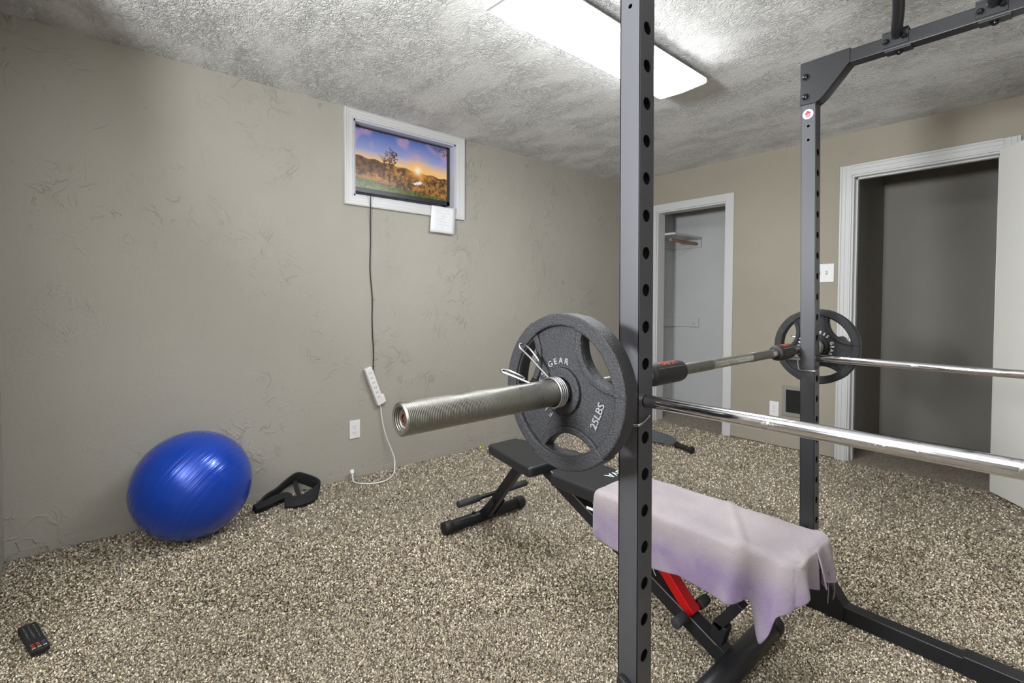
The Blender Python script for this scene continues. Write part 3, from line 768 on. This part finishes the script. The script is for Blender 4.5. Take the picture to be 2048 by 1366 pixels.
# base tubes with gussets
def base(x0, y0, ang, L_=.99, joint=.47):
    Mx = Matrix.Translation((x0, y0, 0)) @ Matrix.Rotation(ang, 4, 'Z')
    bm = BM(); box(bm, (0, 0, 0), (joint, .048, .052), .003, Mx); o = obj('base_tube', bm, M['rack_black'], rk)
    bm = BM(); box(bm, (joint-.005, -.004, 0), (L_, .052, .060), .003, Mx); obj('base_sleeve', bm, M['rack_black'], rk)
    g = [(-.002, 0), (.155, 0), (.158, .052), (.085, .160), (.055, .172), (-.002, .172)]
    for yy in (-.004, .048):
        bm = BM(); addme(bm, shape2d([g], .002, .0006), Mx @ axes((0, yy+.002, 0), (1, 0, 0), (0, 0, 1))); obj('base_gusset', bm, M['rack_black'], rk)
    bm = BM(); vs = [bm.verts.new(Mx @ Vector(q)) for q in ((.158, -.002, .052), (.158, .050, .052), (.085, .050, .160), (.085, -.002, .160), (.060, .050, .170), (.060, -.002, .170))]
    bm.faces.new((vs[0], vs[1], vs[2], vs[3])); bm.faces.new((vs[3], vs[2], vs[4], vs[5])); o2 = obj('gusset_web', bm, M['rack_black'], rk); md = o2.modifiers.new('s', 'SOLIDIFY'); md.thickness = .003
    return o
base(2.318, 1.984, math.radians(-2.0)); base(2.355, .822, 0)
beam((3.283, .868, 0), (3.325, 1.962, .045), 'cross_beam')
# black sleeve bracket on the foot of the near upright
bm = BM(); addme(bm, shape2d([[(2.374, .06), (2.374, .345), (2.378, .352), (2.386, .352), (2.436, .331), (2.436, .06)]], .007, .003), axes((0, .810, 0), (1, 0, 0), (0, 0, 1)))
obj('foot_bracket', bm, M['rubber'], rk)

# safety bars through the uprights: the barbell rests on their front stubs
def safety(y, xf, label, clip_y):
    s = thing('safety_bar', label, 'safety bar', (2.9, y, .92), 'chrome safety bars through the uprights')
    bm = BM(); cyl(bm, (xf-.105, y, .920), (3.40, y, .920), .0126, 28); obj('bar', bm, M['chrome'], s, 50)
    bm = BM(); cyl(bm, (xf-.125, y, .920), (xf-.095, y, .920), .0165, 20); obj('end_cap', bm, M['rubber'], s, 50)
    x1 = xf+PW
    bm = BM(); tube(bm, smoothpath([(xf-.006, y-.004, .935), (xf-.009, y-.016, .925), (xf-.006, clip_y-.004, .895), (xf-.003, clip_y-.0045, .879), (xf+.004, clip_y-.0055, .874), (xf+.03, clip_y-.0055, .874), (x1-.002, clip_y-.0055, .874), (x1+.0045, clip_y-.003, .876), (x1+.0055, clip_y+.012, .882), (x1+.0055, clip_y+.030, .890)], 5), .0028, 10); obj('retaining_clip', bm, M['wire'], s, 60)
safety(.845, 2.3615, 'nearer chrome safety bar with worn tape marks through the near upright', .820)
safety(2.000, 2.322, 'farther chrome safety bar through the far upright, in front of the doorway', 1.976)

# ------------------------------------------------------------------ barbell and what hangs on it
b0 = Vector((2.332, .334, .947)); bd = Vector((-.01662, .99986, 0)).normalized(); BL = 2.25
bb = thing('barbell', 'long steel olympic barbell resting across the rack', 'barbell', tuple(b0+bd*BL/2))
pB = lambda t_: b0+bd*t_
bm = BM(); lathe(bm, b0, bd, [(.012, 0), (.012, .010), (.010, .0165), (.001, .0185), (0, .0225), (.002, .0252), (.06, .0252), (.395, .0252), (.40, 0)], 48)
obj('sleeve', bm, M['knurl'], bb, 40)
bm = BM(); lathe(bm, b0+bd*.0105, -bd, [(0, 0), (0, .0135), (.003, .0125), (.003, .0075), (0.0005, .007), (.0005, 0)], 6); obj('end_bolt', bm, M['rust'], bb)
bm = BM(); lathe(bm, pB(BL), -bd, [(.012, 0), (.012, .010), (.010, .0165), (.001, .0185), (0, .0225), (.002, .0252), (.395, .0252), (.40, 0)], 48); obj('sleeve', bm, M['steel'], bb, 40)
for a, b in ((.385, .415), (BL-.415, BL-.385)):
    bm = BM(); lathe(bm, pB(a), bd, [(0, 0), (0, .034), (.004, .038), (.026, .038), (.030, .034), (.030, 0)], 40); obj('collar_flange', bm, M['steel'], bb, 40)
bm = BM(); lathe(bm, pB(.41), bd, [(0, 0), (0, .014), (BL-.82, .014), (BL-.82, 0)], 32); obj('shaft', bm, M['steel_light'], bb, 40)
for a, b in ((.62, .968), (1.232, 1.395), (1.60, 1.645)):
    bm = BM(); lathe(bm, pB(a), bd, [(0, .0139), (.001, .0146), (b-a-.001, .0146), (b-a, .0139)], 32); obj('knurled_grip', bm, M['knurl'], bb, 40)

def lens(R1, c, rho, ang, n=18):
    al = math.acos((R1*R1+c*c-rho*rho)/(2*R1*c)); be = math.acos((rho*rho+c*c-R1*R1)/(2*rho*c)); out = []
    for k in range(n+1):
        a = -al+2*al*k/n; out.append((R1*math.cos(a), R1*math.sin(a)))
    for k in range(1, n):
        a = pi-be+2*be*k/n; out.append((c+rho*math.cos(a), rho*math.sin(a)))
    ca, sa = math.cos(ang), math.sin(ang)
    return [(x*ca-y*sa, x*sa+y*ca) for x, y in out]
def plate(tc, rot, textmat, label, text_rot, lbs=True, th=.036, R_=.1515):
    c = pB(tc); t_ = thing('weight_plate', label, 'weight plate', tuple(c), 'iron grip plates on the barbell')
    ey = Vector((0, 0, 1)); ex = bd.cross(ey); ex = Vector((1, .0166, 0)).normalized()
    Mx = axes(c, ex, ey, ex.cross(ey))      # local +z points back to -bd (towards the camera end)
    k = R_/.152
    angs = [math.radians(rot+120*q) for q in range(3)]
    holes = [lens(.124*k, .1587*k, .0767*k, a)[::-1] for a in angs]
    cen = circ(.0262, 36)[::-1]
    bm = BM(); addme(bm, shape2d([circ(.148*k, 96), cen]+holes, .009, .001), Mx); obj('web', bm, M['iron'], t_, 40)
    bm = BM(); addme(bm, shape2d([circ(R_, 128), circ(.1275*k, 96)[::-1]], th/2, .0045, 4), Mx)
    rim = obj('rim', bm, M['iron'], t_, 50)
    for a, hl in zip(angs, holes):
        bm = BM(); addme(bm, shape2d([lens(.139*k, .1587*k, .0915*k, a), lens(.1235*k, .1587*k, .0772*k, a)[::-1]], th/2-.0035, .0035, 3), Mx); obj('grip_lip', bm, M['iron'], t_, 50)
        # raised handle grip on the rim over the opening
        al = math.radians(36); pr = [((R_+.0012)*math.cos(a-al+2*al*q/28), (R_+.0012)*math.sin(a-al+2*al*q/28)) for q in range(29)]+[(.1262*k*math.cos(a+al-2*al*q/28), .1262*k*math.sin(a+al-2*al*q/28)) for q in range(29)]
        bm = BM(); addme(bm, shape2d([pr], th/2+.0014, .0035, 3), Mx); obj('hand_grip', bm, M['iron'], t_, 50)
    bm = BM(); addme(bm, shape2d([circ(.047*k, 48), cen], th/2-.001, .003, 3), Mx); obj('hub', bm, M['iron'], t_, 50)
    def arc(s, r, centre, size, step):
        n_ = len(s)
        for q, ch in enumerate(s):
            if ch == ' ': continue
            a = math.radians(centre+step*(n_-1)/2-step*q)
            addme(bm, text2d(ch, size, .0012, .0002), Mx @ Matrix.Translation((r*math.cos(a), r*math.sin(a), .0095)) @ Matrix.Rotation(a-pi/2, 4, 'Z'))
    lab = 'raised white lettering' if textmat is M['white_letter'] else 'raised lettering'
    for tr in text_rot:
        bm = BM(); arc('FITNESS GEAR', .0585*k, tr, .0165, 14.5); o = obj('lettering', bm, textmat, t_); o['label'] = lab
    if lbs:
        bm = BM(); a = math.radians(-22); addme(bm, text2d('25LBS', .0215, .0016, .0002), Mx @ Matrix.Translation((.094*k*math.cos(a), .094*k*math.sin(a), .0098)) @ Matrix.Rotation(math.radians(68), 4, 'Z'))
        o = obj('weight_number', bm, textmat, t_)
    return t_
plate(.345+.0185, -82, M['iron_letter'], 'nearer grey iron grip plate marked 25LBS beside near upright', (160,))
plate(BL-.345-.0185, -80, M['white_letter'], 'farther grey iron grip plate with white lettering behind far upright', (52, 232), lbs=False)
def collar(t0, sgn, label):
    t_ = thing('spring_collar', label, 'collar', tuple(pB(t0)), 'wire spring collars on the barbell sleeves')
    ex = Vector((1, .0166, 0)).normalized(); ez = Vector((0, 0, 1)); cr = .0285; wr = .0024
    pts = []; turns = 4.35; n_ = 150
    a0 = math.radians(100)
    for i in range(n_+1):
        a = a0+2*pi*turns*i/n_; pts.append(pB(t0+sgn*(.0035+.0052*turns*i/n_*1.0))+(ex*math.cos(a)+ez*math.sin(a))*cr)
    bm = BM(); tube(bm, pts, wr, 10); obj('coil', bm, M['wire'], t_, 180)
    for k, (ang, base_t, lean) in enumerate(((132, .004, .35), (164, .026, .30))):
        d = (ex*math.cos(math.radians(ang))+ez*math.sin(math.radians(ang)))
        q0 = pB(t0+sgn*base_t)+d*cr
        out = d*.98+bd*sgn*lean; out.normalize()
        p = [q0-out*.002, q0+out*.03, q0+out*.062, q0+out*.084+bd*sgn*.002, q0+out*.094+bd*(-sgn)*.0035, q0+out*.094+bd*(-sgn)*.014, q0+out*.084+bd*(-sgn)*.020, q0+out*.060+bd*(-sgn)*.018, q0+out*.046+bd*(-sgn)*.012, q0+out*.040+bd*(-sgn)*.002]
        bm = BM(); tube(bm, smoothpath(p, 6), wr, 10); obj('squeeze_handle', bm, M['wire'], t_, 180)
collar(.3435, -1, 'silver wire spring collar on the near sleeve against the 25 pound plate')
collar(BL-.3435, 1, 'silver wire spring collar behind the far iron plate')
# clip-on bar pads
def barpad(ta, tb, rot, label):
    t_ = thing('bar_pad', label, 'bar pad', tuple(pB((ta+tb)/2)), 'black bar pads beside the uprights'); L_ = tb-ta
    bm = BM(); lathe(bm, pB(ta), bd, [(0, .0147), (0, .021), (.006, .0262), (.016, .0275), (L_-.016, .0275), (L_-.006, .0262), (L_, .021), (L_, .0147)], 36); obj('sleeve_cover', bm, M['rubber'], t_, 50)
    x_, y_, d_ = Vector((1, 0, 0)), Vector((0, 0, 1)), bd
    for dz in (38, 132):
        bm = BM()
        for q in range(int(L_/.006)-4):
            a = math.radians(dz); c = pB(ta+.014+q*.006)+(x_*math.cos(a)+y_*math.sin(a))*.0276
            lathe(bm, c-bd*.0015, bd, [(0, 0), (0, .0007), (.003, .0007), (.003, 0)], 4)
        obj('stitching', bm, M['grille_grey'], t_)
    bm = BM(); up_ = Vector((math.cos(math.radians(62)), 0, math.sin(math.radians(62))))
    me = text2d('TRI GRIP', .021, .0003)
    mid = pB((ta+tb)/2)
    for v in me.vertices:
        # wrap the flat word round the pad; it reads from the far side
        s = -v.co.x; a = math.radians(70)+v.co.y/.0278; rr_ = .0279+v.co.z*.5
        v.co = mid+bd*s*.92+(Vector((1, 0, 0))*math.cos(a)+Vector((0, 0, 1))*math.sin(a))*rr_-Vector((0, 0, 0))
    addme(bm, me); obj('orange_lettering', bm, M['orange_letter'], t_)
barpad(.655, .800, 0, 'black bar pad with orange lettering right of the near upright')
barpad(1.452, 1.578, 0, 'black bar pad with orange lettering left of the far upright')

# ------------------------------------------------------------------ workout bench
wb = thing('workout_bench', 'black flat workout bench with red adjustment strut in the rack', 'bench', (1.75, 1.50, 0))
# seat pad (tapered) and back pad
def pad(pts, ztop, th, nm):
    bm = BM(); addme(bm, shape2d([pts], th/2, .011, 4), Matrix.Translation((0, 0, ztop-th/2)))
    return obj(nm, bm, M['vinyl'], wb, 60)
def rpoly(P, r, n=6):
    out = []; P = [Vector(p) for p in P]
    for i, p in enumerate(P):
        a = (P[i-1]-p).normalized(); b = (P[(i+1) % len(P)]-p).normalized(); half = a.angle(b)/2; d = r/math.tan(half)
        s, e = p+a*d, p+b*d
        for k in range(n+1):
            t_ = k/n; out.append(tuple((s*(1-t_)**2+p*2*t_*(1-t_)+e*t_**2)[:2]))
    return out
pad(rpoly([(1.170, 1.405), (1.545, 1.330), (1.545, 1.668), (1.170, 1.585)], .028), .442, .045, 'seat_pad')
bp = pad(rpoly([(1.615, 1.372), (2.512, 1.368), (2.512, 1.622), (1.615, 1.630)], .024), .432, .050, 'back_pad')
bm = BM(); addme(bm, text2d('GVA', .052, .0004), axes((1.790, 1.575, .4328), (0, -1, 0), (1, 0, 0))); obj('pad_lettering', bm, M['white_letter'], bp)
def bar_between(a, b, w_, h_, nm, m, wdir=(0, 1, 0), bev=.003, parent=None):
    a, b = Vector(a), Vector(b); d = (b-a).normalized(); y = Vector(wdir); z = d.cross(y).normalized(); Mx = axes(a, d, y, z)
    bm = BM(); box(bm, (0, -w_/2, -h_/2), ((b-a).length, w_/2, h_/2), bev, Mx); return obj(nm, bm, m, parent or wb)
bar_between((1.20, 1.50, .382), (1.58, 1.50, .382), .045, .03, 'seat_frame', M['rack_black'])
bar_between((1.62, 1.50, .368), (2.30, 1.50, .368), .045, .026, 'back_frame', M['rack_black'])
bar_between((1.330, 1.50, .388), (1.045, 1.50, .036), .036, .044, 'front_leg', M['rack_black'])
bar_between((1.500, 1.482, .398), (2.310, 1.463, .024), .050, .050, 'main_rail', M['rack_black'])
bar_between((1.53, 1.4555, .4085), (2.28, 1.4385, .0625), .002, .002, 'rail_highlight', M['grille_grey'], bev=0)  # thin grey strip painted in as the highlight along the rail's edge
bm = BM(); cyl(bm, (1.030, 1.262, .029), (1.030, 1.748, .029), .0275, 28, .003); ff = obj('front_foot', bm, M['rack_black'], wb, 50)
for a, b in ((1.250, 1.300), (1.712, 1.762)):
    bm = BM(); cyl(bm, (1.030, a, .030), (1.030, b, .030), .0315, 28, .005); obj('foot_cap', bm, M['rubber'], ff, 50)
bm = BM()
for a in (1.467, 1.533):
    addme(bm, shape2d([[(1.00, .03), (1.075, .03), (1.150, .13), (1.125, .15), (1.06, .085)]], .002, .0006), axes((0, a, 0), (1, 0, 0), (0, 0, 1)))
obj('foot_bracket', bm, M['rack_black'], ff)
bolt((1.030, 1.430, .0565), (0, 0, 1), .008, ff); bolt((1.030, 1.570, .0565), (0, 0, 1), .008, ff)
bm = BM(); cyl(bm, (1.083, 1.300, .152), (1.083, 1.735, .152), .0105, 20); fr = obj('leg_roller_bar', bm, M['rack_black'], wb, 50)
for a, b in ((1.298, 1.425), (1.600, 1.738)):
    bm = BM(); cyl(bm, (1.083, a, .152), (1.083, b, .152), .0165, 20, .002); obj('foam_grip', bm, M['foam'], fr, 50)
# rear foot
bm = BM(); cyl(bm, (2.338, 1.215, .036), (2.338, 1.712, .036), .036, 32, .003); rf = obj('rear_foot', bm, M['rack_black'], wb, 50)
for a, b in ((1.205, 1.245), (1.685, 1.722)):
    bm = BM(); cyl(bm, (2.338, a, .0385), (2.338, b, .0385), .0385, 28, .004); obj('foot_cap', bm, M['rubber'], rf, 50)
# red strut with its cross handle, and the ladder bracket
bar_between((1.93, 1.472, .372), (2.190, 1.466, .106), .044, .034, 'adjustment_strut', M['red'])
bm = BM(); cyl(bm, (2.184, 1.395, .114), (2.184, 1.525, .114), .011, 18); hb = obj('cross_handle', bm, M['red'], wb, 50)
for a, b in ((1.362, 1.420), (1.508, 1.562)):
    bm = BM(); cyl(bm, (2.184, a, .114), (2.184, b, .114), .0165, 20, .002); obj('foam_grip', bm, M['foam'], hb, 50)
bar_between((2.268, 1.468, .060), (2.285, 1.468, .125), .040, .045, 'bracket_arm', M['rack_black'])
bar_between((2.272, 1.468, .110), (2.342, 1.468, .215), .040, .030, 'bracket_arm', M['rack_black'])

# ------------------------------------------------------------------ towel draped on the bench
def towel():
    zt = .4385; X0, X1 = 1.862, 2.520; yf, yb = 1.362, 1.632; cr = .030
    def perim(yside, s):
        """points from (X0,yside) along the side, round the corner to the middle of the end"""
        sg = 1 if yside > 1.5 else -1; mid = (yf+yb)/2; pts = []
        n1, n2, n3 = 74, 12, 16
        for k in range(n1): pts.append((X0+(X1-cr-X0)*k/n1, yside, 0, sg))
        for k in range(n2):
            a = k/n2*pi/2; pts.append((X1-cr+cr*math.sin(a), yside-sg*cr+sg*cr*math.cos(a), math.sin(a), sg*math.cos(a)))
        for k in range(n3+1): pts.append((X1, (yside-sg*cr)*(1-k/n3)+mid*k/n3, 1, 0))
        return pts
    F, B = perim(yf, 0), perim(yb, 0); n = len(F)
    hemx = np.array([1.862, 1.92, 2.00, 2.08, 2.14, 2.20, 2.28, 2.345, 2.375, 2.405, 2.43, 2.455, 2.475, 2.50])
    hemz = np.array([.288, .277, .268, .262, .272, .286, .278, .272, .290, .312, .265, .222, .255, .315])
    V = []; bm = BM()
    nz = 0.0
    def crease(x, y):
        # a raised fold running diagonally over the top
        a = Vector((2.225, 1.632)); b = Vector((2.392, 1.362)); d = (b-a).normalized(); q = Vector((x, y))-a
        dist = abs(q.x*d.y-q.y*d.x); return .011*math.exp(-(dist/.010)**2)*(.6+.4*max(0, min(1, q.dot(d)/.3)))
    nj = 22
    rings_top = []
    for i in range(n):
        row = []
        for j in range(nj+1):
            f = j/nj; x = F[i][0]*(1-f)+B[i][0]*f; y = F[i][1]*(1-f)+B[i][1]*f
            e = min(f, 1-f)*(yb-yf); ex_ = X1-x
            z = zt+.0015*math.sin(x*37+y*9)+.001*math.sin(y*60+x*11)+crease(x, y)
            ed = min(e if i < 74 else 9, ex_) if True else 0
            z -= .006*max(0, 1-ed/.018)**2
            row.append(bm.verts.new((x, y, z)))
        rings_top.append(row)
    for i in range(n-1):
        for j in range(nj): bm.faces.new((rings_top[i][j], rings_top[i][j+1], rings_top[i+1][j+1], rings_top[i+1][j]))
    def depth(i, front):
        x, y, cx, cy = (F if front else B)[i]
        if front:
            if i < 74: return zt-float(np.interp(x, hemx, hemz))
            if i < 86: return (zt-.315)*(1-(i-74)/12)+.078*((i-74)/12)
            return .078+.022*((i-86)/16)
        if i < 74: return .12+.02*math.sin(x*14)
        return .115-.02*(i-74)/28
    for front in (True, False):
        prev = [rings_top[i][0 if front else nj] for i in range(n)]
        P = F if front else B
        nd = 16
        for k in range(1, nd+1):
            f = k/nd; cur = []
            for i in range(n):
                x, y, cx, cy = P[i]; dep = depth(i, front)*f
                nx, ny = cx, cy; l = math.hypot(nx, ny) or 1; nx, ny = nx/l, ny/l
                out = .010*(1-math.exp(-f*9))
                if front:
                    g = lambda c, w_: math.exp(-((x-c)/w_)**2)
                    drop = f**1.1
                    out += drop*(.030*g(2.375, .030)-.020*g(2.412, .018)+.045*g(2.468, .034)+.010*g(2.02, .03)+.006*g(1.95, .02)-.004*g(2.12, .05))
                    if i >= 80: out += -.008*drop+.020*drop*math.sin((i-80)/22*pi*2.2)
                    dxs = drop*(.012*g(2.44, .04) + (.012 if 74 <= i < 88 else 0))
                else:
                    out += f*.012*math.sin(x*30+1); dxs = 0
                    if i > 86: out += f*.012*math.sin((i-86)*.5)
                cur.append(bm.verts.new((x+nx*out+dxs*0, y+ny*out, zt-.006-dep+.006*(1-f))))
            for i in range(n-1): bm.faces.new((prev[i], prev[i+1], cur[i+1], cur[i]))
            prev = cur
    # close the two halves of the end
    bmesh.ops.remove_doubles(bm, verts=bm.verts[:], dist=.0004)
    bmesh.ops.smooth_vert(bm, verts=bm.verts[:], factor=.4, use_axis_x=True, use_axis_y=True, use_axis_z=False)
    tw = thing('towel', 'lilac and pink microfibre towel draped over the bench back pad', 'towel', (2.2, 1.5, .44))
    o = obj('cloth', bm, M['towel'], tw, 180)
    md = o.modifiers.new('sub', 'SUBSURF'); md.levels = 1; md.render_levels = 1
    md = o.modifiers.new('th', 'SOLIDIFY'); md.thickness = .004; md.offset = 1
    bm = BM(); box(bm, (1.832, 1.349, .367), (1.864, 1.3505, .376)); l = obj('care_label', bm, M['paper'], tw); l['label'] = 'small white loop label'
    bm = BM(); ribbon(bm, [(2.540, 1.562, .362), (2.545, 1.595, .318), (2.540, 1.622, .275), (2.532, 1.640, .246)], [(-.3, .9, 0)]*4, [.010, .014, .012, .006], .0008); l = obj('care_label', bm, M['grille_grey'], tw, 60); l['label'] = 'crumpled grey care label'
    bm = BM(); ribbon(bm, [(2.540, 1.565, .340), (2.535, 1.585, .295), (2.530, 1.598, .252)], [(-.3, .9, 0)]*3, .006, .0008); l = obj('care_label', bm, M['towel'], tw, 60); l['label'] = 'narrow pink hem strip'
towel()
# white thread under the towel
bm = BM(); tube(bm, smoothpath([(2.035, 1.465, .20), (2.04, 1.464, .185), (2.050, 1.462, .172), (2.052, 1.462, .158)], 5), .0012, 6); obj('loose_thread', bm, M['white_letter'], wb, 180)

# ------------------------------------------------------------------ grip tool on the carpet by the closet
gt = thing('cable_handle', 'flat grey metal exercise attachment with black ribbed handle on carpet near closet', 'exercise handle', (.95, 3.40, 0))
u = Vector((1.150-.70, 3.345-3.42, 0)).normalized(); v_ = Vector((-u.y, u.x, 0))
Mx = axes((.70, 3.425, .028), u, v_)
body = [(-.16, -.07), (-.02, -.095), (.12, -.075), (.215, -.03), (.275, -.018), (.29, .0), (.285, .05), (.24, .095), (.14, .125), (.0, .13), (-.16, .12)]
bm = BM(); addme(bm, shape2d([rpoly([(a, b) for a, b in body], .012), circ(.012, 14, (.232, .012))[::-1], circ(.009, 14, (.262, .045))[::-1], circ(.012, 14, (.02, .03))[::-1]], .006, .0015), Mx @ Matrix.Rotation(math.radians(6), 4, 'X')); obj('plate_body', bm, M['tool_grey'], gt, 40)
h0 = Mx @ Vector((.278, .012, -.006)); hd = (u*.97+v_*-.10).normalized()
bm = BM(); lathe(bm, h0, hd, [(0, 0), (0, .013), (.035, .013), (.04, 0)], 16); obj('ferrule', bm, M['steel'], gt, 40)
bm = BM(); pr = [(0, 0), (0, .024), (.006, .026), (.010, .018)]
for k in range(8): pr += [(.012+k*.016, .0195), (.022+k*.016, .0195), (.0235+k*.016, .0178), (.0265+k*.016, .0178)]
pr += [(.145, .018), (.148, .026), (.158, .028), (.162, .024), (.162, 0)]
lathe(bm, h0+hd*.036+Vector((0, 0, .004)), hd, pr, 24); obj('ribbed_grip', bm, M['rubber'], gt, 40)
